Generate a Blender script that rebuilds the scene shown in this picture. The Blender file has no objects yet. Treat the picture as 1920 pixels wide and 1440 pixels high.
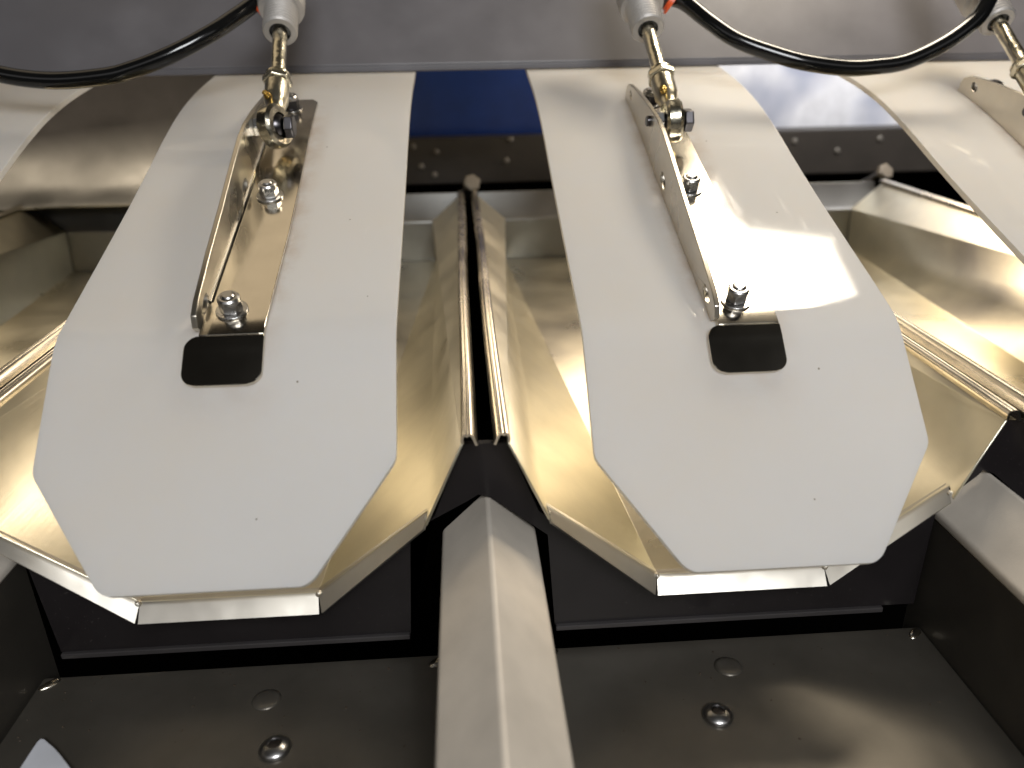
import bpy, bmesh, math, random
from mathutils import Vector, Matrix
from mathutils.geometry import tessellate_polygon
random.seed(4)
S = bpy.context.scene
COL = S.collection

# ------------------------------------------------------------------ camera, world, lamps, exposure
cam = bpy.data.cameras.new("camera"); camo = bpy.data.objects.new("camera", cam); COL.objects.link(camo)
RGT = Vector((0.99780146, -0.06406052, -0.01698496)); FWD = Vector((0.05247805, 0.92022787, -0.38784884)); UPV = Vector((0.04047583, 0.3861048, 0.92156649))
camo.matrix_world = Matrix(((RGT.x, UPV.x, -FWD.x, 0), (RGT.y, UPV.y, -FWD.y, 0), (RGT.z, UPV.z, -FWD.z, 0), (0, 0, 0, 1)))
cam.sensor_width = 36; cam.lens = 27.22; cam.clip_start = .005; cam.clip_end = 20
cam.dof.use_dof = True; cam.dof.focus_distance = .335; cam.dof.aperture_fstop = 7.8
S.camera = camo
W = bpy.data.worlds.new("World"); S.world = W; W.use_nodes = True
W.node_tree.nodes["Background"].inputs[0].default_value = (1.0, .93, .85, 1); W.node_tree.nodes["Background"].inputs[1].default_value = .008
S.view_settings.view_transform = 'Standard'; S.view_settings.look = 'None'; S.view_settings.exposure = 0; S.view_settings.gamma = 1
S.cycles.use_denoising = True
S.cycles.max_bounces = 14; S.cycles.glossy_bounces = 8; S.cycles.diffuse_bounces = 5; S.cycles.transmission_bounces = 6
S.cycles.sample_clamp_indirect = 6

def area(name, loc, target, sx, sy, power, color):
    l = bpy.data.lights.new(name, 'AREA'); l.shape = 'RECTANGLE'; l.size = sx; l.size_y = sy; l.energy = power; l.color = color
    o = bpy.data.objects.new(name, l); COL.objects.link(o); o.location = loc
    o.rotation_euler = (Vector(target) - Vector(loc)).to_track_quat('-Z', 'Y').to_euler(); return o
area("front_lamp", (.12, -.58, .50), (.02, .3, -.1), .42, .36, 9.4, (.965, .985, 1.0))
area("wide_front_lamp", (.05, -.66, .46), (.02, .3, -.1), 2.2, .40, 1.7, (.99, .97, .97))
area("white_panel_fill", (.43, .69, .085), (.43, .86, .0), .36, .05, .9, (.95, .96, 1.0))  # unseen strip behind the cover plate, added to brighten the white panel
area("chute_lamp_right", (.43, .755, .034), (.40, .40, -.12), .62, .06, 1.25, (1.0, .80, .56))
area("chute_lamp_middle", (.02, .755, .062), (.02, .40, -.12), .36, .06, .30, (1.0, .82, .58))
area("chute_lamp_left", (-.45, .695, .055), (-.42, .38, -.12), .45, .06, 1.0, (1.0, .83, .62))
area("dim_fill_left", (-.25, .62, .36), (-.1, .33, -.08), .40, .24, .22, (1.0, .82, .58))  # added light, stands in for a dimly lit warm surface overhead

# ------------------------------------------------------------------ materials
def nt(m): return m.node_tree.nodes, m.node_tree.links
def new_mat(name):
    m = bpy.data.materials.new(name); m.use_nodes = True
    return m, m.node_tree.nodes["Principled BSDF"]
def tex_noise(m, scale, detail=4, stretch=None, rough=.5):
    n, l = nt(m)
    tc = n.new('ShaderNodeTexCoord'); mp = n.new('ShaderNodeMapping'); no = n.new('ShaderNodeTexNoise')
    no.inputs['Scale'].default_value = scale; no.inputs['Detail'].default_value = detail; no.inputs['Roughness'].default_value = rough
    if stretch: mp.inputs['Scale'].default_value = stretch
    l.new(tc.outputs['Object'], mp.inputs[0]); l.new(mp.outputs[0], no.inputs['Vector']); return no
def ramp(m, src, stops):
    n, l = nt(m); r = n.new('ShaderNodeValToRGB')
    e = r.color_ramp.elements
    while len(e) < len(stops): e.new(.5)
    for x, (p, c) in zip(e, stops): x.position = p; x.color = (*c, 1) if len(c) == 3 else c
    l.new(src, r.inputs[0]); return r
def bump(m, bs, src, strength, dist):
    n, l = nt(m); b = n.new('ShaderNodeBump'); b.inputs['Strength'].default_value = strength; b.inputs['Distance'].default_value = dist
    l.new(src, b.inputs['Height'])
    old = bs.inputs['Normal'].links[0].from_socket if bs.inputs['Normal'].links else None
    if old: l.new(old, b.inputs['Normal'])
    l.new(b.outputs[0], bs.inputs['Normal']); return b
def mul(m, a, b):
    n, l = nt(m); x = n.new('ShaderNodeMix'); x.data_type = 'RGBA'; x.blend_type = 'MULTIPLY'; x.inputs[0].default_value = 1
    l.new(a, x.inputs[6]); l.new(b, x.inputs[7]); return x.outputs[2]
def specks(m, scale, thr, density):
    """1 where clean, 0 on a small dirt speck."""
    n, l = nt(m); tc = n.new('ShaderNodeTexCoord'); v = n.new('ShaderNodeTexVoronoi'); v.inputs['Scale'].default_value = scale
    l.new(tc.outputs['Object'], v.inputs['Vector'])
    wn = n.new('ShaderNodeTexNoise'); wn.inputs['Scale'].default_value = scale * 2.5; l.new(tc.outputs['Object'], wn.inputs['Vector'])
    ad = n.new('ShaderNodeMath'); ad.operation = 'MULTIPLY_ADD'; l.new(wn.outputs[0], ad.inputs[0]); ad.inputs[1].default_value = .06; l.new(v.outputs['Distance'], ad.inputs[2])
    sep = n.new('ShaderNodeSeparateColor'); l.new(v.outputs['Color'], sep.inputs[0])
    big = n.new('ShaderNodeMath'); big.operation = 'MULTIPLY'; l.new(sep.outputs[1], big.inputs[0]); big.inputs[1].default_value = thr
    of = n.new('ShaderNodeMath'); of.operation = 'ADD'; l.new(big.outputs[0], of.inputs[0]); of.inputs[1].default_value = .03
    far = n.new('ShaderNodeMath'); far.operation = 'GREATER_THAN'; l.new(ad.outputs[0], far.inputs[0]); l.new(of.outputs[0], far.inputs[1])
    rare = n.new('ShaderNodeMath'); rare.operation = 'GREATER_THAN'; l.new(sep.outputs[0], rare.inputs[0]); rare.inputs[1].default_value = density
    mx = n.new('ShaderNodeMath'); mx.operation = 'MAXIMUM'; l.new(far.outputs[0], mx.inputs[0]); l.new(rare.outputs[0], mx.inputs[1])
    return mx.outputs[0]

def steel(name, col, rough, wave=.0, brush=None, wscale=14, speck=False, bs_=.10, vary=.3):
    m, b = new_mat(name); b.inputs['Metallic'].default_value = 1
    no = tex_noise(m, 60, 5)
    c = ramp(m, no.outputs[0], [(.3, tuple(x * .9 for x in col)), (.7, col)]).outputs[0]
    if speck:
        sp = ramp(m, specks(m, 38, .05, .10), [(0, (.05, .035, .02)), (1, (1, 1, 1))]); c = mul(m, c, sp.outputs[0])
    nt(m)[1].new(c, b.inputs['Base Color'])
    r = tex_noise(m, 22, 6); rr = ramp(m, r.outputs[0], [(.3, (rough * (1 - vary * .7),) * 3), (.72, (rough * (1 + vary),) * 3)])
    nt(m)[1].new(rr.outputs[0], b.inputs['Roughness'])
    if wave: bump(m, b, tex_noise(m, wscale, 2).outputs[0], wave, .01)
    if brush: bump(m, b, tex_noise(m, 900, 3, brush).outputs[0], bs_, .0004)
    return m
M = {}
M['chute'] = steel("polished_steel", (.75, .705, .565), .31, wave=.028, brush=(1, .02, 1), speck=True, vary=.22)
M['ridge'] = steel("polished_fold_steel", (.74, .69, .59), .24)
M['lip'] = steel("satin_lip_steel", (.60, .565, .50), .36, wave=.06, wscale=40)
M['bracket'] = steel("bracket_steel", (.66, .61, .52), .145, wave=.006, wscale=40)
M['flange'] = steel("satin_flange_steel", (.68, .63, .54), .30, wave=.01, wscale=40)
M['zinc'] = steel("zinc_plated_steel", (.66, .61, .48), .24, wave=.1, wscale=120)
M['nut'] = steel("nut_steel", (.45, .44, .43), .27)
M['blacksteel'] = steel("blackened_steel", (.10, .095, .10), .30)
M['deflector'] = steel("satin_deflector_steel", (.24, .24, .232), .38, wave=.1, wscale=7)
M['brass'] = steel("brass", (.62, .42, .12), .3)

def plastic_flap():
    m, b = new_mat("milky_plastic"); n, l = nt(m)
    b.inputs['IOR'].default_value = 1.5; b.inputs['Subsurface Weight'].default_value = .3; b.inputs['Subsurface Radius'].default_value = (1, .85, .7); b.inputs['Subsurface Scale'].default_value = .004
    tone = ramp(m, tex_noise(m, 18, 4).outputs[0], [(.3, (.735, .735, .74)), (.7, (.785, .785, .79))])
    st = ramp(m, tex_noise(m, 9, 5, None, .6).outputs[0], [(.42, (1, 1, 1)), (.72, (.93, .90, .855))])
    tone_c = mul(m, tone.outputs[0], st.outputs[0])
    sp = ramp(m, specks(m, 80, .05, .8), [(0, (.06, .04, .03)), (1, (1, 1, 1))])
    c = mul(m, tone_c, sp.outputs[0])
    tcs = n.new('ShaderNodeTexCoord'); mps = n.new('ShaderNodeMapping'); mps.inputs['Rotation'].default_value = (0, 0, .6); mps.inputs['Scale'].default_value = (1, .035, .2)
    ns = n.new('ShaderNodeTexNoise'); ns.inputs['Scale'].default_value = 330; ns.inputs['Detail'].default_value = 2
    l.new(tcs.outputs['Object'], mps.inputs[0]); l.new(mps.outputs[0], ns.inputs['Vector'])
    sc = ramp(m, ns.outputs[0], [(.70, (0, 0, 0)), (.76, (1, 1, 1))]); pm = ramp(m, tex_noise(m, 24, 2).outputs[0], [(.55, (0, 0, 0)), (.68, (.55, .55, .55))])
    mk = mul(m, sc.outputs[0], pm.outputs[0]); mxs = n.new('ShaderNodeMix'); mxs.data_type = 'RGBA'; l.new(mk, mxs.inputs[0]); l.new(c, mxs.inputs[6]); mxs.inputs[7].default_value = (.95, .93, .90, 1); c = mxs.outputs[2]
    # rust weeping out from under the bracket (object space: x = 0 on the centre line)
    tc = n.new('ShaderNodeTexCoord'); sx = n.new('ShaderNodeSeparateXYZ'); l.new(tc.outputs['Object'], sx.inputs[0])
    def band(src, c0, w):
        a = n.new('ShaderNodeMath'); a.operation = 'SUBTRACT'; l.new(src, a.inputs[0]); a.inputs[1].default_value = c0
        bb = n.new('ShaderNodeMath'); bb.operation = 'ABSOLUTE'; l.new(a.outputs[0], bb.inputs[0])
        mr = n.new('ShaderNodeMapRange'); l.new(bb.outputs[0], mr.inputs[0]); mr.inputs[1].default_value = w; mr.inputs[2].default_value = w * .45; return mr.outputs[0]
    bx = band(sx.outputs[0], .0015, .0215); by = band(sx.outputs[1], .375, .118)
    mm = n.new('ShaderNodeMath'); mm.operation = 'MULTIPLY'; l.new(bx, mm.inputs[0]); l.new(by, mm.inputs[1])
    rn = ramp(m, tex_noise(m, 70, 6, None, .7).outputs[0], [(.38, (0, 0, 0)), (.60, (.6, .6, .6))])
    m2 = n.new('ShaderNodeMath'); m2.operation = 'MULTIPLY'; l.new(mm.outputs[0], m2.inputs[0]); l.new(rn.outputs[0], m2.inputs[1])
    mix = n.new('ShaderNodeMix'); mix.data_type = 'RGBA'; l.new(m2.outputs[0], mix.inputs[0]); l.new(c, mix.inputs[6]); mix.inputs[7].default_value = (.36, .20, .08, 1)
    l.new(mix.outputs[2], b.inputs['Base Color'])
    scr = ramp(m, tex_noise(m, 260, 3, (1, .05, .3)).outputs[0], [(.62, (.055,) * 3), (.74, (.13,) * 3)])
    l.new(scr.outputs[0], b.inputs['Roughness'])
    bump(m, b, tex_noise(m, 30, 2).outputs[0], .006, .004)
    tr = n.new('ShaderNodeBsdfTranslucent'); tr.inputs[0].default_value = (.86, .82, .75, 1)
    ms = n.new('ShaderNodeMixShader'); ms.inputs[0].default_value = .45
    l.new(b.outputs[0], ms.inputs[1]); l.new(tr.outputs[0], ms.inputs[2]); l.new(ms.outputs[0], n["Material Output"].inputs[0]); return m
M['flap'] = plastic_flap()

def paint(name, col, rough, metallic=0, grain=.0, dust=None, gscale=1500, spec=.5):
    m, b = new_mat(name); n, l = nt(m); b.inputs['Metallic'].default_value = metallic; b.inputs['Roughness'].default_value = rough
    c = ramp(m, tex_noise(m, 35, 6).outputs[0], [(.3, tuple(x * .82 for x in col)), (.7, tuple(min(1, x * 1.1) for x in col))]).outputs[0]
    if dust:
        d = ramp(m, tex_noise(m, 420, 8, None, .75).outputs[0], [(.60, (0, 0, 0)), (.74, (1, 1, 1))])
        d2 = ramp(m, tex_noise(m, 16, 3).outputs[0], [(.45, (0, 0, 0)), (.7, (1, 1, 1))]); dm = mul(m, d.outputs[0], d2.outputs[0])
        mix = n.new('ShaderNodeMix'); mix.data_type = 'RGBA'; l.new(dm, mix.inputs[0]); l.new(c, mix.inputs[6]); mix.inputs[7].default_value = (*dust, 1); c = mix.outputs[2]
    l.new(c, b.inputs['Base Color']); b.inputs['Specular IOR Level'].default_value = spec
    if grain: bump(m, b, tex_noise(m, gscale, 3).outputs[0], grain, .0003)
    return m
M['plate'] = paint("black_painted_steel", (.0135, .0115, .0118), .20, dust=(.13, .11, .10), spec=.2)
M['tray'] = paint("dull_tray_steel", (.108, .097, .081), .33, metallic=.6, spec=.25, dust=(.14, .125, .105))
M['edge'] = paint("pale_plate_edge", (.055, .05, .05), .4, metallic=.4)  # lighter tone for the strip along the plate's lower edge
M['post'] = paint("bead_blasted_steel", (.58, .525, .455), .48, metallic=.12, grain=.25)
M['cover'] = paint("grey_violet_paint", (.118, .113, .122), .42, grain=.2)
M['rubber'] = paint("black_hose", (.006, .006, .006), .12)
M['orange'] = paint("orange_plastic", (.75, .10, .02), .35)
M['blackplastic'] = paint("black_plastic", (.02, .02, .02), .35)
M['nose'] = paint("cast_aluminium", (.46, .435, .41), .5, metallic=.5, grain=.5, dust=(.07, .055, .045))
M['blue'] = paint("blue_paint", (.014, .050, .23), .28)
M['white'] = paint("white_panel", (.70, .70, .72), .25)
def blotch(m, col):
    n, l = nt(m); b = n["Principled BSDF"]; src = b.inputs['Base Color'].links[0].from_socket
    rr = ramp(m, tex_noise(m, 16, 1.5).outputs[0], [(.42, (0, 0, 0)), (.62, (1, 1, 1))])
    mix = n.new('ShaderNodeMix'); mix.data_type = 'RGBA'; l.new(rr.outputs[0], mix.inputs[0]); l.new(src, mix.inputs[6]); mix.inputs[7].default_value = (*col, 1); l.new(mix.outputs[2], b.inputs['Base Color'])
blotch(M['white'], (.36, .38, .46)); blotch(M['cover'], (.102, .097, .104))  # soft shadow painted into the white panel; slight stains on the cover
M['beam'] = paint("dark_beam", (.050, .042, .034), .45)
M['dullscrew'] = paint("dull_screw", (.20, .18, .15), .5, metallic=.6)
M['palepiece'] = paint("pale_flat", (.55, .56, .60), .3)
M['void'] = paint("dark_room", (.002, .002, .002), .8, spec=0)  # near-black: the darkness seen through the gaps is put into the colour
def emit(name, col, s):
    m = bpy.data.materials.new(name); m.use_nodes = True; n, l = nt(m); n.remove(n["Principled BSDF"])
    e = n.new('ShaderNodeEmission'); e.inputs[0].default_value = (*col, 1); e.inputs[1].default_value = s
    l.new(e.outputs[0], n["Material Output"].inputs[0]); return m
M['glow'] = emit("lamp_glow", (1, .88, .70), 32)

# ------------------------------------------------------------------ helpers
def link(name, me, mat, parent=None, smooth=30):
    me.materials.append(mat); o = bpy.data.objects.new(name, me); COL.objects.link(o)
    if smooth is not None:
        me.shade_smooth(); me.set_sharp_from_angle(angle=math.radians(smooth))
    if parent: o.parent = parent
    return o
def obj(name, bm, mat, parent=None, smooth=30, bevel=0, seg=2, solid=0, recalc=True):
    if recalc: bmesh.ops.recalc_face_normals(bm, faces=bm.faces)
    me = bpy.data.meshes.new(name); bm.to_mesh(me); bm.free(); o = link(name, me, mat, parent, smooth)
    if solid: s = o.modifiers.new("s", 'SOLIDIFY'); s.thickness = solid; s.offset = -1
    if solid and not bevel: es = o.modifiers.new("e", 'EDGE_SPLIT'); es.split_angle = math.radians(50)
    if bevel: b = o.modifiers.new("b", 'BEVEL'); b.width = bevel; b.segments = seg; b.limit_method = 'ANGLE'; b.angle_limit = math.radians(28); b.harden_normals = False
    return o
def thing(name, label, cat, group=None, loc=(0, 0, 0)):
    o = bpy.data.objects.new(name, None); COL.objects.link(o); o.location = loc; o.empty_display_size = .01
    tag(o, label, cat, group); return o
def tag(o, label, cat, group=None):
    o['label'] = label; o['category'] = cat
    if group: o['group'] = group
    return o
def structure(o): o['kind'] = 'structure'; return o
def prism(bm, pts, axis, a, b, holes=()):
    """polygon pts (2-D, with holes) pushed along an axis from a to b. axis 0: (y,z) 1: (x,z) 2: (x,y)"""
    def P(p, t): return {0: (t, p[0], p[1]), 1: (p[0], t, p[1]), 2: (p[0], p[1], t)}[axis]
    loops = [list(pts)] + [list(h) for h in holes]
    flat = [p for lp in loops for p in lp]
    tris = tessellate_polygon([[Vector((p[0], p[1], 0)) for p in lp] for lp in loops])
    va = [bm.verts.new(P(p, a)) for p in flat]; vb = [bm.verts.new(P(p, b)) for p in flat]
    if holes:
        for t in tris:
            bm.faces.new([va[i] for i in t]); bm.faces.new([vb[i] for i in reversed(t)])
    else:
        bm.faces.new(va); bm.faces.new(list(reversed(vb)))
    k = 0
    for lp in loops:
        n = len(lp)
        for i in range(n):
            j = (i + 1) % n; bm.faces.new((va[k + i], vb[k + i], vb[k + j], va[k + j]))
        k += n
    return bm
def box(bm, c, s):
    x, y, z = c; a, b, d = (v / 2 for v in s)
    return prism(bm, [(x - a, y - b), (x + a, y - b), (x + a, y + b), (x - a, y + b)], 2, z - d, z + d)
def frame_from(axis, up=Vector((0, 0, 1))):
    w = Vector(axis).normalized(); u = up.cross(w)
    if u.length < 1e-5: u = Vector((1, 0, 0))
    u.normalize(); return u, w.cross(u), w
def lathe(bm, o, axis, prof, n=32, cap=True, phase=0):
    """prof: list of (t along axis, radius)."""
    o = Vector(o); u, v, w = frame_from(axis); rings = []
    for t, r in prof:
        rings.append([bm.verts.new(o + w * t + (u * math.cos(2 * math.pi * (k + phase) / n) + v * math.sin(2 * math.pi * (k + phase) / n)) * r) for k in range(n)])
    for A, B in zip(rings[:-1], rings[1:]):
        for k in range(n): bm.faces.new((A[k], A[(k + 1) % n], B[(k + 1) % n], B[k]))
    if cap: bm.faces.new(list(reversed(rings[0]))); bm.faces.new(rings[-1])
    return bm
def ring(bm, o, axis, r_in, r_out, w, n=40):
    h = w / 2; c = w * .18
    o = Vector(o); u, v, a = frame_from(axis); rows = []
    for t, r in [(-h, r_in), (-h, r_out - c), (-h + c, r_out), (h - c, r_out), (h, r_out - c), (h, r_in)]:
        rows.append([bm.verts.new(o + a * t + (u * math.cos(2 * math.pi * k / n) + v * math.sin(2 * math.pi * k / n)) * r) for k in range(n)])
    for i in range(len(rows)):
        A, B = rows[i], rows[(i + 1) % len(rows)]
        for k in range(n): bm.faces.new((A[k], A[(k + 1) % n], B[(k + 1) % n], B[k]))
    return bm
def smooth_path(pts, sub=10):
    P = [Vector(p) for p in pts]; out = []
    for i in range(len(P) - 1):
        p0, p1, p2, p3 = P[max(i - 1, 0)], P[i], P[i + 1], P[min(i + 2, len(P) - 1)]
        for k in range(sub):
            t = k / sub
            out.append(.5 * ((2 * p1) + (p2 - p0) * t + (2 * p0 - 5 * p1 + 4 * p2 - p3) * t * t + (3 * p1 - p0 - 3 * p2 + p3) * t ** 3))
    out.append(P[-1]); return out
def tube(bm, path, r, n=20):
    ref = Vector((0, 1, .3)); rings = []
    for i, p in enumerate(path):
        d = (path[min(i + 1, len(path) - 1)] - path[max(i - 1, 0)]).normalized(); u = ref.cross(d).normalized(); v = d.cross(u)
        rings.append([bm.verts.new(p + (u * math.cos(2 * math.pi * k / n) + v * math.sin(2 * math.pi * k / n)) * r) for k in range(n)])
    for A, B in zip(rings[:-1], rings[1:]):
        for k in range(n): bm.faces.new((A[k], A[(k + 1) % n], B[(k + 1) % n], B[k]))
    bm.faces.new(list(reversed(rings[0]))); bm.faces.new(rings[-1]); return bm
def copy_tree(o, parent=None):
    c = o.copy(); COL.objects.link(c); c.parent = parent
    for ch in list(o.children): copy_tree(ch, c)
    return c
NB = lambda: bmesh.new()

PITCH = .2
CX = -.0960      # centre line of chute 0
FX = -.09185     # centre line of flap 0
GX = .0045       # centre line of the middle divider bar

# ------------------------------------------------------------------ setting: dark machine interior
def wall(name, c, s, mat): return structure(obj(name, box(NB(), c, s), mat, smooth=None))
wall("floor", (0, .6, -.52), (5, 4.2, .02), M['void'])
wall("back_wall", (0, 1.62, .3), (5, .02, 1.8), M['void'])
bm = NB()  # cover plate above the flaps, leaning back, with a small return lip along its lower edge
prism(bm, [(.5465, -.0065), (.5475, -.004), (.690, .225), (.686, .228), (.5425, -.0025)], 0, -.9, .9)
prism(bm, [(.5425, -.0068), (.5460, -.0068), (.60, .004), (.60, .006), (.5425, -.0030)], 0, -.899, .899)
tag(obj("cover_plate", bm, M['cover'], smooth=None, bevel=.0008), "wide grey violet plate leaning back above the white flaps", "metal plate")

# ------------------------------------------------------------------ work lamp (out of view, mirrored in the flap and the bracket)
t = thing("work_lamp", "small warm lamp panel above the right flap", "lamp")
quad = [(.250, .660), (.286, .678), (.318, .642), (.410, .626), (.421, .548), (.324, .492), (.232, .455)]
bm = NB(); f = bm.faces.new([bm.verts.new((x, y, .35)) for x, y in quad]); f.normal_update()
if f.normal.z > 0: f.normal_flip()
obj("diffuser", bm, M['glow'], t, smooth=None, recalc=False)
bm = NB(); prism(bm, [(.352 + (x - .352) * 1.1, .61 + (y - .61) * 1.1) for x, y in quad], 2, .354, .375)
obj("housing", bm, M['blackplastic'], t, smooth=None)

# ------------------------------------------------------------------ white flap with its bracket
KP = [(.600, .0050), (.547, -.0065), (.520, -.0118), (.4924, -.0178), (.463, -.0262), (.433, -.0375), (.405, -.0495), (.375, -.0620), (.345, -.0738), (.318, -.0842), (.302, -.0904),
      (.2912, -.0947), (.2862, -.0971), (.2822, -.1003), (.2785, -.1041), (.266, -.1172), (.249, -.1350), (.2193, -.1650)]
kp = smooth_path([(0, a, b) for a, b in KP], 8)
PATH = [(p.y, p.z) for p in kp]
ARC = [0]
for a, b in zip(PATH[:-1], PATH[1:]): ARC.append(ARC[-1] + math.hypot(b[0] - a[0], b[1] - a[1]))
def at_s(s):
    s = min(max(s, 0), ARC[-1] - 1e-7); i = 0
    while ARC[i + 1] < s: i += 1
    u = (s - ARC[i]) / (ARC[i + 1] - ARC[i]); a, b = PATH[i], PATH[i + 1]
    i0, i1 = max(i - 1, 0), min(i + 2, len(PATH) - 1)
    ty, tz = PATH[i1][0] - PATH[i0][0], PATH[i1][1] - PATH[i0][1]; n = math.hypot(ty, tz)
    return (a[0] + (b[0] - a[0]) * u, a[1] + (b[1] - a[1]) * u), (-tz / n * -1, ty / n * -1)   # point, upward normal
def s_of(y):
    for i in range(len(PATH) - 1):
        if PATH[i + 1][0] <= y <= PATH[i][0]:
            return ARC[i] + (PATH[i][0] - y) / (PATH[i][0] - PATH[i + 1][0]) * (ARC[i + 1] - ARC[i])
def up_pt(y, h):
    p, nr = at_s(s_of(y)); return (p[0] + nr[0] * h, p[1] + nr[1] * h)
def strip(bm, rows, top, bot):
    """rows: (s, x_left, x_right); a bent sheet lying on the flap profile between two heights."""
    T, B = [], []
    for s, xl, xr in rows:
        p, nr = at_s(s); nx = 8
        xs = [xl + (xr - xl) * k / nx for k in range(nx + 1)]
        T.append([bm.verts.new((x, p[0] + nr[0] * top, p[1] + nr[1] * top)) for x in xs])
        B.append([bm.verts.new((x, p[0] + nr[0] * bot, p[1] + nr[1] * bot)) for x in xs])
    m = len(T[0])
    for i in range(len(rows) - 1):
        for k in range(m - 1):
            bm.faces.new((T[i][k], T[i + 1][k], T[i + 1][k + 1], T[i][k + 1])); bm.faces.new((B[i][k], B[i][k + 1], B[i + 1][k + 1], B[i + 1][k]))
        for k in (0, m - 1): bm.faces.new((T[i][k], B[i][k], B[i + 1][k], T[i + 1][k]))
    for i in (0, len(rows) - 1):
        for k in range(m - 1): bm.faces.new((T[i][k], T[i][k + 1], B[i][k + 1], B[i][k]))
    return bm
def chain_half(s, s1, h1, s2, h2, r_mid=.003, r_end=.004):
    if s <= s1: return h1
    return h1 + (h2 - h1) * (s - s1) / (s2 - s1)
HW = .0638
S1, S2 = s_of(.2497), ARC[-1]
def flap_rows():
    ss = [ARC[-1] * k / 70 for k in range(71)] + [S1, S1 - .002, S1 + .002]
    ss = sorted(set(s for s in ss if s < S2 - .0042)); rows = []
    for s in ss:
        h = chain_half(s, S1, HW, S2, .0345)
        if abs(s - S1) < .0021: h -= .0004 * (1 - abs(s - S1) / .0021)
        rows.append((s, -h, h))
    for k in range(7):     # rounded bottom corners
        a = math.pi / 2 * k / 6; s = S2 - .004 * (1 - math.sin(a)); h = chain_half(s, S1, HW, S2, .0345) - .0034 * (1 - math.cos(a)); rows.append((s, -h, h))
    return rows
def hex_nut(name, y, x, par, mat, r=.0045, hh=.0044, collar=True):
    p, nr = at_s(s_of(y)); o = Vector((x, p[0], p[1])); ax = Vector((0, nr[0], nr[1]))
    wsh = obj("washer", lathe(NB(), o + ax * .0024, ax, [(0, .0062), (.0009, .0062), (.0009, .003)], 28), M['nut'], par, bevel=.0002)
    nut = obj(name, lathe(NB(), o + ax * .0033, ax, [(0, r * .94), (.0004, r), (hh - .0006, r), (hh, r * .9)], 6, phase=random.random()), mat, par, smooth=25, bevel=.0003)
    if collar:
        obj("collar", lathe(NB(), o + ax * (.0033 + hh), ax, [(-.0003, .0043), (.0012, .0043), (.0019, .0037), (.0019, .0029), (.0010, .0029)], 28), M['nut'], nut)
        obj("stud", lathe(NB(), o + ax * (.0033 + hh), ax, [(-.001, .0025), (.0022, .0025), (.0027, .0019)], 20), M['nut'], nut)
    return nut
def arc_pts(cx, cy, r, a0, a1, n=6): return [(cx + r * math.cos(math.radians(a0 + (a1 - a0) * k / n)), cy + r * math.sin(math.radians(a0 + (a1 - a0) * k / n))) for k in range(n + 1)]

FLX = -.0098   # flange plane on the flap
def make_flap(label):
    t = thing("discharge_flap", label, "flap", "white flaps over the chutes")
    obj("sheet", strip(NB(), flap_rows(), 0, -.003), M['flap'], t, smooth=35, bevel=.0005)
    # bracket: base strip, upright flange and wider foot past the bend
    rows = []
    sa, sb, sf = s_of(.4755), s_of(.2850), s_of(.2708)
    n = 44
    for k in range(n + 1):
        s = sa + (sb - sa) * k / n; u = k / n; e = max(0, 1 - (s - sa) / .004)
        rows.append((s, FLX - .0003, .0118 + .0025 * min(1, u * 1.5) - .0030 * (1 - math.sqrt(max(0, 1 - e * e)))))
    bm = strip(NB(), rows, .0024, .0002)
    rows = []; L = sf - sb; rc = .0054
    for k in range(25):
        s = sb + .0001 + L * k / 24; d0 = s - sb; d1 = sf - s
        def ins(d): return rc - math.sqrt(max(0, rc * rc - max(0, rc - d) ** 2)) if d < rc else 0
        rows.append((s, -.0150 + ins(d0) + ins(d1), .0145 - ins(d1)))
    strip(bm, rows, .00235, .00015)
    br = obj("bracket", bm, M['bracket'], t, smooth=40, bevel=.0003)
    hs = [(.2862, .0045), (.2880, .0085), (.2935, .0105), (.318, .0145), (.345, .0180), (.372, .0220), (.392, .0242), (.405, .0240), (.425, .0205), (.450, .0152), (.468, .0112), (.4735, .0085), (.4750, .0050)]
    top = [up_pt(y, h) for y, h in hs]
    low = [up_pt(y, .0004) for y in [.4752 - (.4752 - .2880) * k / 30 for k in range(31)]]
    def hole(y, h, ry, rz):
        c = up_pt(y, h); return [(c[0] + ry * math.cos(a * math.pi / 8), c[1] + rz * math.sin(a * math.pi / 8) + ry * .38 * math.cos(a * math.pi / 8)) for a in range(16)]
    bm = prism(NB(), top + low, 0, FLX - .0022, FLX, [hole(.462, .0072, .0030, .0024), hole(.379, .0062, .0052, .0036), hole(.2985, .0048, .0046, .0028)])
    obj("flange", bm, M['flange'], br, smooth=30, bevel=.0003)
    bm = NB()   # inside bend radius
    R_ = .0026; rowsA = []
    for k in range(41):
        s = s_of(.474) + (s_of(.302) - s_of(.474)) * k / 40; p, nr = at_s(s); row = []
        for j in range(6):
            a = math.pi / 2 * j / 5; x = FLX - .0002 + R_ * (1 - math.sin(a)); h = .0023 + R_ * (1 - math.cos(a)); row.append(bm.verts.new((x, p[0] + nr[0] * h, p[1] + nr[1] * h)))
        rowsA.append(row)
    for A, B in zip(rowsA[:-1], rowsA[1:]):
        for j in range(5): bm.faces.new((A[j], A[j + 1], B[j + 1], B[j]))
    obj("bend", bm, M['bracket'], br, smooth=60)
    hex_nut("nut", .377, .0012, t, M['nut']); hex_nut("nut", .2965, .0002, t, M['nut'])
    hex_nut("nut", .461, -.0010, t, M['blacksteel'], .0047, .0052)
    return t
flap_names = {-1: "white plastic flap at the upper left edge, mostly cut off, beside the shiny deflector",
              0: "white plastic flap left of the blue panel with golden steel bracket",
              1: "white plastic flap right of the blue panel with a glaring lamp reflection",
              2: "white plastic flap at the right edge, only its upper corner in view"}
flap = make_flap(flap_names[0])
flaps = {0: flap}
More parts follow.
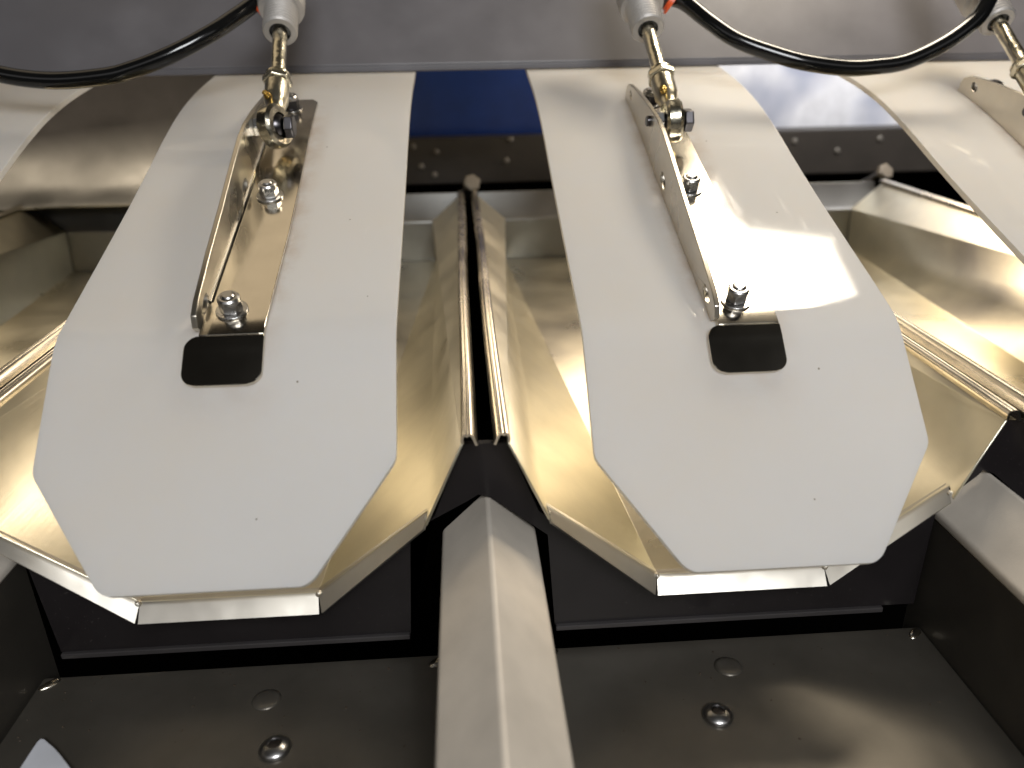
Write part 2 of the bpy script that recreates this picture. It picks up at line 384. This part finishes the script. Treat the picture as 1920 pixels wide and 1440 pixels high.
for k in (-1, 1, 2):
    c = copy_tree(flap); flaps[k] = c; c['label'] = flap_names[k]
HINGE = Vector((0, .547, -.0065))
for k, c in flaps.items():
    a = math.radians({0: .35, 1: -.45, -1: 0, 2: -.1}[k]) * -1
    R = Matrix.Rotation(a, 4, 'X'); c.matrix_world = Matrix.Translation(Vector((FX + PITCH * k, 0, 0)) + HINGE) @ R @ Matrix.Translation(-HINGE)

# ------------------------------------------------------------------ air cylinders
def make_cylinder(label, side, fd, fx, turn, fa):
    t = thing("air_cylinder", label, "air cylinder", "air cylinders pulling the flaps")
    E = Vector((0, .4098, -.0292)); D = Vector((-.0030, .0540, .0442)).normalized(); at = lambda d: E + D * d; X = Vector((1, 0, 0))
    obj("rod", lathe(NB(), at(.028), D, [(0, .0032), (.006, .0032), (.0065, .0038), (.05, .0038)], 28), M['zinc'], t)
    AX = Vector((1, -turn, turn * .5)).normalized()
    re = obj("rod_end", ring(NB(), E, AX, .0062, .0106, .0080), M['zinc'], t, smooth=40)
    obj("shank", lathe(NB(), at(.0085), D, [(0, .0052), (.002, .0046), (.006, .0052), (.009, .0061), (.0205, .0061), (.0213, .0056)], 28), M['zinc'], re)
    obj("ball", lathe(NB(), E - X * .0048, X, [(0, .0032), (.001, .0052), (.003, .0063), (.0066, .0063), (.0086, .0052), (.0096, .0032)], 28), M['blacksteel'], re)
    u = X.cross(D).normalized()
    if u.y > 0: u = -u
    obj("grease_nipple", lathe(NB(), at(.0155) + (u * .0052 - X * .0028), u - X * .5, [(0, .0018), (.0014, .0018), (.0018, .0011), (.0030, .0013), (.0034, .0008)], 14), M['brass'], re)
    obj("lock_nut", lathe(NB(), at(.0300), D, [(0, .0070), (.0004, .0076), (.0034, .0076), (.0038, .0070)], 6, phase=.3), M['zinc'], t, smooth=25, bevel=.0003)
    obj("washer", lathe(NB(), at(.0338), D, [(0, .0066), (.0014, .0066), (.0016, .0061)], 28), M['zinc'], t)
    pin = obj("pin_bolt", lathe(NB(), E + X * .0050, X, [(0, .0054), (.0004, .0060), (.0040, .0060), (.0046, .0054)], 6, phase=.15), M['blacksteel'], t, smooth=25, bevel=.0003)
    obj("shaft", lathe(NB(), E - X * .0140, X, [(0, .0022), (.0004, .0026), (.0195, .0026)], 20), M['blacksteel'], pin)
    obj("pin_nut", lathe(NB(), E - X * .0098, X, [(0, .0048), (.0044, .0048)], 6), M['nut'], t, smooth=25, bevel=.0003)
    prof = [(0, .0056), (0, .0084), (.0010, .0092)]
    for k in range(8):
        a = .0012 + k * .0021; prof += [(a, .0092), (a + .0007, .0083), (a + .0011, .0083), (a + .0018, .0092)]
    prof += [(.0185, .0092), (.0186, .0120), (.0205, .0126), (.064, .0126), (.0655, .0118), (.0660, .006)]
    b = obj("body", lathe(NB(), at(.0695), D, prof, 40, cap=False), M['nose'], t, smooth=35)
    obj("seal", lathe(NB(), at(.0705), D, [(0, .0040), (.0002, .0057), (.004, .0057)], 28), M['blackplastic'], b)
    for sx in (side,):
        FA = Vector(fa).normalized(); fo = at(fd) + X * sx * fx
        f = obj("fitting", lathe(NB(), fo, FA, [(0, .0055), (.006, .0055), (.0062, .0066), (.0105, .0066), (.0110, .0058)], 28), M['blackplastic'], t)
        obj("collar", lathe(NB(), fo + FA * .0112, FA, [(0, .0052), (.0014, .0052), (.0016, .0066), (.0030, .0066), (.0032, .0050)], 28), M['orange'], f)
    return t
cyl_names = {0: "air cylinder rod joined to the flap left of the blue panel", 1: "air cylinder rod joined to the flap right of the blue panel", 2: "air cylinder at the upper right corner, behind the black hose end"}
for k in (0, 1, 2):
    c = make_cylinder(cyl_names[k], *{0: (-1, .1045, .0045, .42, (-.72, -.12, -.52)), 1: (1, .1045, .0092, .12, (.72, -.12, -.52)), 2: (-1, .150, .002, .1, (-.05, -1, -.12))}[k])
    c['label'] = cyl_names[k]; c.location = (FX + PITCH * k, 0, {0: .0, 1: -.0015, 2: -.001}[k])

def hose(pts, label):
    tag(obj("air_hose", tube(NB(), smooth_path(pts, 12), .0044, 24), M['rubber'], smooth=60), label, "hose", "black air hoses")
hose([(0.1246, 0.4890, 0.0303), (0.1307, 0.4830, 0.0272), (0.1417, 0.4720, 0.0172), (0.1555, 0.4630, 0.0072), (0.1750, 0.4560, -0.0003), (0.1914, 0.4520, -0.0049), (0.2136, 0.4500, -0.0080), (0.2297, 0.4490, -0.0077), (0.2475, 0.4490, -0.0053), (0.2679, 0.4500, 0.0035), (0.2830, 0.4520, 0.0138), (0.2909, 0.4550, 0.0236), (0.2991, 0.4620, 0.0410)],
     "black hose looping from the middle cylinder to the upper right one")
hose([(-0.1109, 0.4890, 0.0315), (-0.1158, 0.4810, 0.0269), (-0.1227, 0.4710, 0.0210), (-0.1298, 0.4630, 0.0156), (-0.1428, 0.4560, 0.0084), (-0.1563, 0.4520, 0.0026), (-0.1701, 0.4500, -0.0020), (-0.1840, 0.4490, -0.0051), (-0.2111, 0.4480, -0.0067), (-0.2371, 0.4480, -0.0031), (-0.2599, 0.4500, 0.0052), (-0.2806, 0.4560, 0.0189), (-0.2948, 0.4660, 0.0320), (-0.3055, 0.4780, 0.0442)],
     "black hose sagging across the upper left corner")

# ------------------------------------------------------------------ steel chutes
def make_chute(label):
    t = thing("steel_chute", label, "chute", "polished steel chutes side by side")
    bm = NB(); V = {}
    def side(sx):
        return dict(F=(.0914 * sx, .2449, -.1255), Ef=(.0767 * sx, .2432, -.1575), E=(.0778 * sx, .2480, -.1545), D=(.0338 * sx, .2492, -.1890), V=(.0675 * sx, .7270, -.1760), X=(.0662 * sx, .7270, -.1385), B=(.0935 * sx, .7270, -.1140))
    Rr, Ll = side(1), side(-1)
    vv = {(k, s): bm.verts.new(c) for s, d in ((1, Rr), (-1, Ll)) for k, c in d.items()}
    def grid_quad(a, b, c, d): bm.faces.new((a, b, c, d))
    for s in (1, -1):
        g = lambda k: vv[(k, s)]
        bm.faces.new((g('F'), g('Ef'), g('E'))); bm.faces.new((g('F'), g('E'), g('V'))); bm.faces.new((g('F'), g('V'), g('X'))); bm.faces.new((g('F'), g('X'), g('B'))); bm.faces.new((g('E'), g('D'), g('V')))
    bm.faces.new((vv[('D', 1)], vv[('D', -1)], vv[('V', -1)], vv[('V', 1)]))
    bmesh.ops.recalc_face_normals(bm, faces=bm.faces)
    if sum(f.normal.z for f in bm.faces) < 0: bmesh.ops.reverse_faces(bm, faces=bm.faces)
    obj("trough", bm, M['chute'], t, smooth=50, bevel=.0016, seg=3, solid=.0010, recalc=False)
    # back panel: lower wall, bend, and the flange leaning back
    bm = NB()
    prof = [(.7285, -.180), (.7285, -.1395), (.7310, -.1370), (.7405, -.1150), (.7420, -.1160), (.7325, -.1385), (.7305, -.1405), (.7305, -.180)]
    prism(bm, prof, 0, -.0925, .0925); obj("back_panel", bm, M['deflector'], t, smooth=40, bevel=.0008)
    # front lips
    inner = [(-.0775, .2481, -.1547), (-.0337, .2493, -.1888), (.0337, .2493, -.1888), (.0775, .2481, -.1547)]
    outer = [(-.0764, .2432, -.1587), (-.0347, .2444, -.1957), (.0347, .2444, -.1957), (.0764, .2432, -.1587)]
    bm = NB()
    for q in range(3):
        cols = []
        for st in range(9):
            u = st / 8; g0, g1 = (.010 if q else 0), (.010 if q < 2 else 0); w = g0 + (1 - g0 - g1) * u
            a = Vector(inner[q]).lerp(Vector(inner[q + 1]), u); d = Vector(outer[q]).lerp(Vector(outer[q + 1]), w); e = d - a; bk = Vector((0, .006, .0012))
            cols.append([bm.verts.new(p) for p in (a + bk * .32, a + bk * .12 + e * .02, a + e * .10, a + e * .27, a + e * .62, d)])
        for A, B in zip(cols[:-1], cols[1:]):
            for k in range(5):
                f = bm.faces.new((A[k], B[k], B[k + 1], A[k + 1])); f.normal_update()
                if f.normal.y > 0: f.normal_flip()
    obj("front_lip", bm, M['lip'], t, smooth=28, solid=.001, recalc=False)
    for x, y, z, q in ((.0340, .2486, -.1892, 1.0), (-.0340, .2486, -.1892, 1.0), (.0772, .2458, -.1562, .8), (-.0772, .2458, -.1562, .8)):
        bm = NB(); bmesh.ops.create_icosphere(bm, subdivisions=3, radius=.0013 * q, matrix=Matrix.Translation((x, y, z)) @ Matrix.Rotation(.8 if x > 0 else -.8, 4, 'Y') @ Matrix.Diagonal((.75, 1.15, 1.0, 1)))
        for v in bm.verts: v.co += Vector((random.uniform(-1, 1), random.uniform(-1, 1), random.uniform(-1, 1))) * .0002
        obj("weld_bead", bm, M['lip'], t, smooth=60)
    # rolled folds along both top edges
    for s in (1, -1):
        bm = NB(); A = []
        pr = [(.0914, -.1258), (.0911, -.1242), (.0914, -.1228), (.0922, -.1219), (.0930, -.1218), (.0934, -.1222), (.0939, -.1217), (.0948, -.1217), (.0956, -.1224), (.0963, -.1238), (.0972, -.1262)]
        ys = [.2449 + (.727 - .2449) * k / 24 for k in range(25)]
        for y in ys:
            u = (y - .2449) / (.727 - .2449); w = .00035 * math.sin(9 * u + s) - .0006 * u
            A.append([bm.verts.new(((x + w) * s, y, z + .0105 * u)) for x, z in pr])
        for P, Q in zip(A[:-1], A[1:]):
            for j in range(len(pr) - 1): bm.faces.new((P[j], P[j + 1], Q[j + 1], Q[j]))
        bmesh.ops.recalc_face_normals(bm, faces=bm.faces)
        if sum(f.normal.z for f in bm.faces) < 0: bmesh.ops.reverse_faces(bm, faces=bm.faces)
        obj("ridge_fold", bm, M['ridge'], t, smooth=80, solid=.0009, recalc=False)
    return t
chute_names = {-1: "steel chute at the left edge, its bright floor glaring past the flap", 0: "steel chute under the flap left of the blue panel",
               1: "steel chute under the flap with the glaring lamp reflection", 2: "dented golden steel chute at the right edge, beyond the dark gap"}
ch = make_chute(chute_names[0])
for k in (0, -1, 1, 2):
    c = ch if k == 0 else copy_tree(ch)
    c['label'] = chute_names[k]; c.location = (CX + PITCH * k, 0, 0)
for x, lab in ((.0072, "grey hex bolt at the far end of the dark gap between chutes"), (.4035, "small bolt at the far peak of the dented right chute")):
    y, z = .742, -.1085
    t = thing("hex_bolt", lab, "bolt")
    obj("head", lathe(NB(), (x, y, z), (.25, -.8, .5), [(0, .0075), (.0008, .0082), (.0055, .0082), (.0062, .0074)], 6, phase=.2), M['dullscrew'], t, smooth=25, bevel=.0005)
    obj("shank", lathe(NB(), (x, y, z), (-.25, .8, -.5), [(-.001, .004), (.03, .004)], 16), M['nut'], t)

# ------------------------------------------------------------------ notched front plate, divider bars, trays
out = []
xl, xr = -.72, .72
for k in range(-3, 4):
    c = CX + PITCH * k
    out += [(c - .0915, -.132), (c - .0797, -.1625), (c - .0366, -.2005), (c + .0366, -.2005), (c + .0797, -.1625), (c + .0915, -.132)]
low = []
for k in range(3, -5, -1):
    g = GX + PITCH * k
    if g < out[0][0] or g > out[-1][0]: continue
    q = .0115 if k == 1 else 0
    low += [(g + .0262, -.2176), (g + .0232, -.1735), (g + .0015, -.1555), (g - .0035, -.1537), (g - .0080 + q * .2, -.1565), (g - .0305 + q, -.1690), (g - .0335 + q * 1.2, -.2176)]
bot = [(out[-1][0], -.2176)] + low + [(out[0][0], -.2176)]
t = thing("front_plate", "black painted plate notched around the grey divider bars", "plate")
obj("sheet", prism(NB(), out + bot, 1, .2572, .2602), M['plate'], t, smooth=None)
gx = [GX + PITCH * k for k in range(-3, 4)]
for a, b in zip(gx[:-1], gx[1:]):
    obj("bottom_rail", prism(NB(), [(.2555, -.2176), (.2600, -.2176), (.2600, -.2200), (.2555, -.2200)], 0, a + .0265, b - .0338), M['edge'], t, smooth=None, bevel=.0004)

bar_names = {-1: "grey divider bar in the lower left corner", 0: "matte grey gabled divider bar in the middle, running toward the viewer", 1: "grey gabled divider bar at the lower right edge, its side face dark"}
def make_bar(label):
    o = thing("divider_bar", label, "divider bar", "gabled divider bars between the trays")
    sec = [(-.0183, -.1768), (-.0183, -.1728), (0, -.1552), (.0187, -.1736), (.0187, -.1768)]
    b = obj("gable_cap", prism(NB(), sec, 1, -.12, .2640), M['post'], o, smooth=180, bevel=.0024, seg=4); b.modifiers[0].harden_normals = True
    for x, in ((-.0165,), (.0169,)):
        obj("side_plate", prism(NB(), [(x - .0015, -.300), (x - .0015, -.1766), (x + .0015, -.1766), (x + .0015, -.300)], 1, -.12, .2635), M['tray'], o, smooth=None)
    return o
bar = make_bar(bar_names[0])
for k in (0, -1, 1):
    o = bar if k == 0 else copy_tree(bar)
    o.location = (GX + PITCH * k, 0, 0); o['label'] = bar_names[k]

def tray(x0, x1, bolts, label):
    t = thing("steel_tray", label, "tray", "dark steel trays at the bottom", ((x0 + x1) / 2, .15, -.226))
    cx = (x0 + x1) / 2; off = Vector((cx, .15, -.226))
    obj("tray_plate", prism(NB(), [(x0 - cx, -.30), (x1 - cx, -.30), (x1 - cx, .1015), (x1 - cx - .0008, .1022), (x0 - cx + .0008, .1022), (x0 - cx, .1015)], 2, -.003, 0), M['tray'], t, smooth=None, bevel=.0004)
    obj("turned_edge", prism(NB(), [(-.0, .0), (.0, -.02), (-.002, -.02), (-.002, .0)][::-1], 0, x0 - cx + .003, x1 - cx - .003), M['tray'], t, smooth=None).location = (0, .1022, -.0032)
    for i, (bx, by, dome) in enumerate(bolts):
        if dome:
            prof = [(0, .0056), (.0006, .0058), (.0016, .0050), (.0024, .0036), (.0028, .0026), (.0016, .0022)]
        else:
            prof = [(0, .0056), (.0003, .0055), (.0009, .0042), (.0012, .0022), (.0013, .0004)]
        b = obj("button_bolt", lathe(NB(), (bx - cx, by - .15, 0), (0, .05, 1), prof, 36), M['nut'] if dome else M['tray'], t, smooth=60)
        if dome: obj("hex_socket", lathe(NB(), (bx - cx, by - .15, .0008), (0, .05, 1), [(0, .0004), (.0008, .0023), (.0016, .0025), (.0017, .0020)], 6), M['blacksteel'], b, smooth=20)
    for sx in (x0 + .004, x1 - .004):
        bm = NB(); bmesh.ops.create_icosphere(bm, subdivisions=3, radius=.0026, matrix=Matrix.Translation((sx - cx, .0985, -.0004)) @ Matrix.Rotation(.7, 4, 'Z') @ Matrix.Diagonal((1.7, .8, .55, 1)))
        for v in bm.verts: v.co += Vector((random.uniform(-1, 1), random.uniform(-1, 1), random.uniform(-1, 1))) * .00018
        obj("weld_bead", bm, M['ridge'], t, smooth=60)
tray(-.1758, -.0143, [(-.0835, .2333, False), (-.0751, .2095, True)], "dark steel tray left of the middle divider bar, with two bolt heads")
tray(.0240, .1860, [(.0980, .2360, False), (.0861, .2118, True)], "dark steel tray right of the middle divider bar, with two bolt heads")

# ------------------------------------------------------------------ behind the flaps
t = thing("beam", "dark beam with small screws below the blue panel", "beam")
obj("rail", box(NB(), (.25, .835, -.096), (.95, .03, .046)), M['beam'], t, smooth=None, bevel=.0015)
for x, z in [(-.0488, -.0808), (-.026, -.0866), (-.0419, -.1004), (-.0288, -.1092), (.0455, -.0972), (.0497, -.0764), (.4371, -.0842), (.3931, -.0955), (.346, -.0848)]:
    obj("screw", lathe(NB(), (x, .8205, z), (0, -1, .12), [(0, .0032), (.0014, .0032), (.0020, .0022)], 14), M['dullscrew'], t)
tag(obj("blue_panel", box(NB(), (.055, .862, -.01), (.37, .012, .20)), M['blue'], smooth=None, bevel=.001), "deep blue panel behind the gap between the two middle flaps", "panel")
tag(obj("white_panel", box(NB(), (.48, .862, -.01), (.46, .012, .20)), M['white'], smooth=None, bevel=.001), "blotchy white panel between the two right flaps", "panel")
bm = NB(); pf = smooth_path([(0, .712, -.1145), (0, .735, -.1000), (0, .757, -.0720), (0, .772, -.035), (0, .782, .02), (0, .786, .08)], 8); A = []
for p in pf: A.append([bm.verts.new((x, p.y + .02 * (x + .35) ** 2, p.z - .18 * max(0, -.36 - x) ** 1.5)) for x in [-.62 + .44 * k / 24 for k in range(25)]])
for P, Q in zip(A[:-1], A[1:]):
    for j in range(24): bm.faces.new((P[j], P[j + 1], Q[j + 1], Q[j]))
tag(obj("deflector", bm, M['deflector'], smooth=60, solid=.0015), "curved shiny steel deflector sheet behind the upper left flaps", "deflector")

bm = NB()
prism(bm, [(-.1618, .1900), (-.1616, .2062), (-.1614, .2141), (-.1612, .2178), (-.1606, .2192), (-.1592, .2189), (-.1564, .2167), (-.1534, .2144), (-.1503, .2116), (-.1434, .2048), (-.1369, .1968), (-.1345, .1900)], 2, -.2258, -.2238)  # flat pale rounded shape on the left tray
tag(obj("pale_piece", bm, M['palepiece'], smooth=None, bevel=.0004), "pale rounded flat piece lying in the lower left corner of the left tray", "plastic piece")

# ------------------------------------------------------------------ product crumbs lying about
M['crumb'] = paint("dark_crumb", (.045, .03, .018), .7)
bm = NB(); rng = random.Random(7)
def crumb(x, y, z, r):
    res = bmesh.ops.create_icosphere(bm, subdivisions=1, radius=r, matrix=Matrix.Translation((x, y, z + r * .4)) @ Matrix.Rotation(rng.uniform(0, 3), 4, 'Z') @ Matrix.Diagonal((rng.uniform(.7, 1.9), 1, .55, 1)))
    for v in res['verts']: v.co += Vector((rng.uniform(-1, 1), rng.uniform(-1, 1), rng.uniform(-.6, .6))) * r * .3
for i in range(70):
    x = rng.choice((rng.uniform(-.172, -.018), rng.uniform(.028, .182))); y = .252 - abs(rng.gauss(0, .03))
    crumb(x, y, -.226, rng.uniform(.00018, .0005))
for k in (0, 1):
    for i in range(16):
        y = rng.uniform(.26, .45); u = (y - .2492) / (.727 - .2492); x = rng.uniform(-.03, .03)
        crumb(CX + PITCH * k + x, y, -.189 + .021 * u, rng.uniform(.0003, .0008))
o = obj("crumbs", bm, M['crumb'], smooth=None); o['kind'] = 'stuff'; o['label'] = "tiny dark product crumbs scattered over the trays and chute floors"
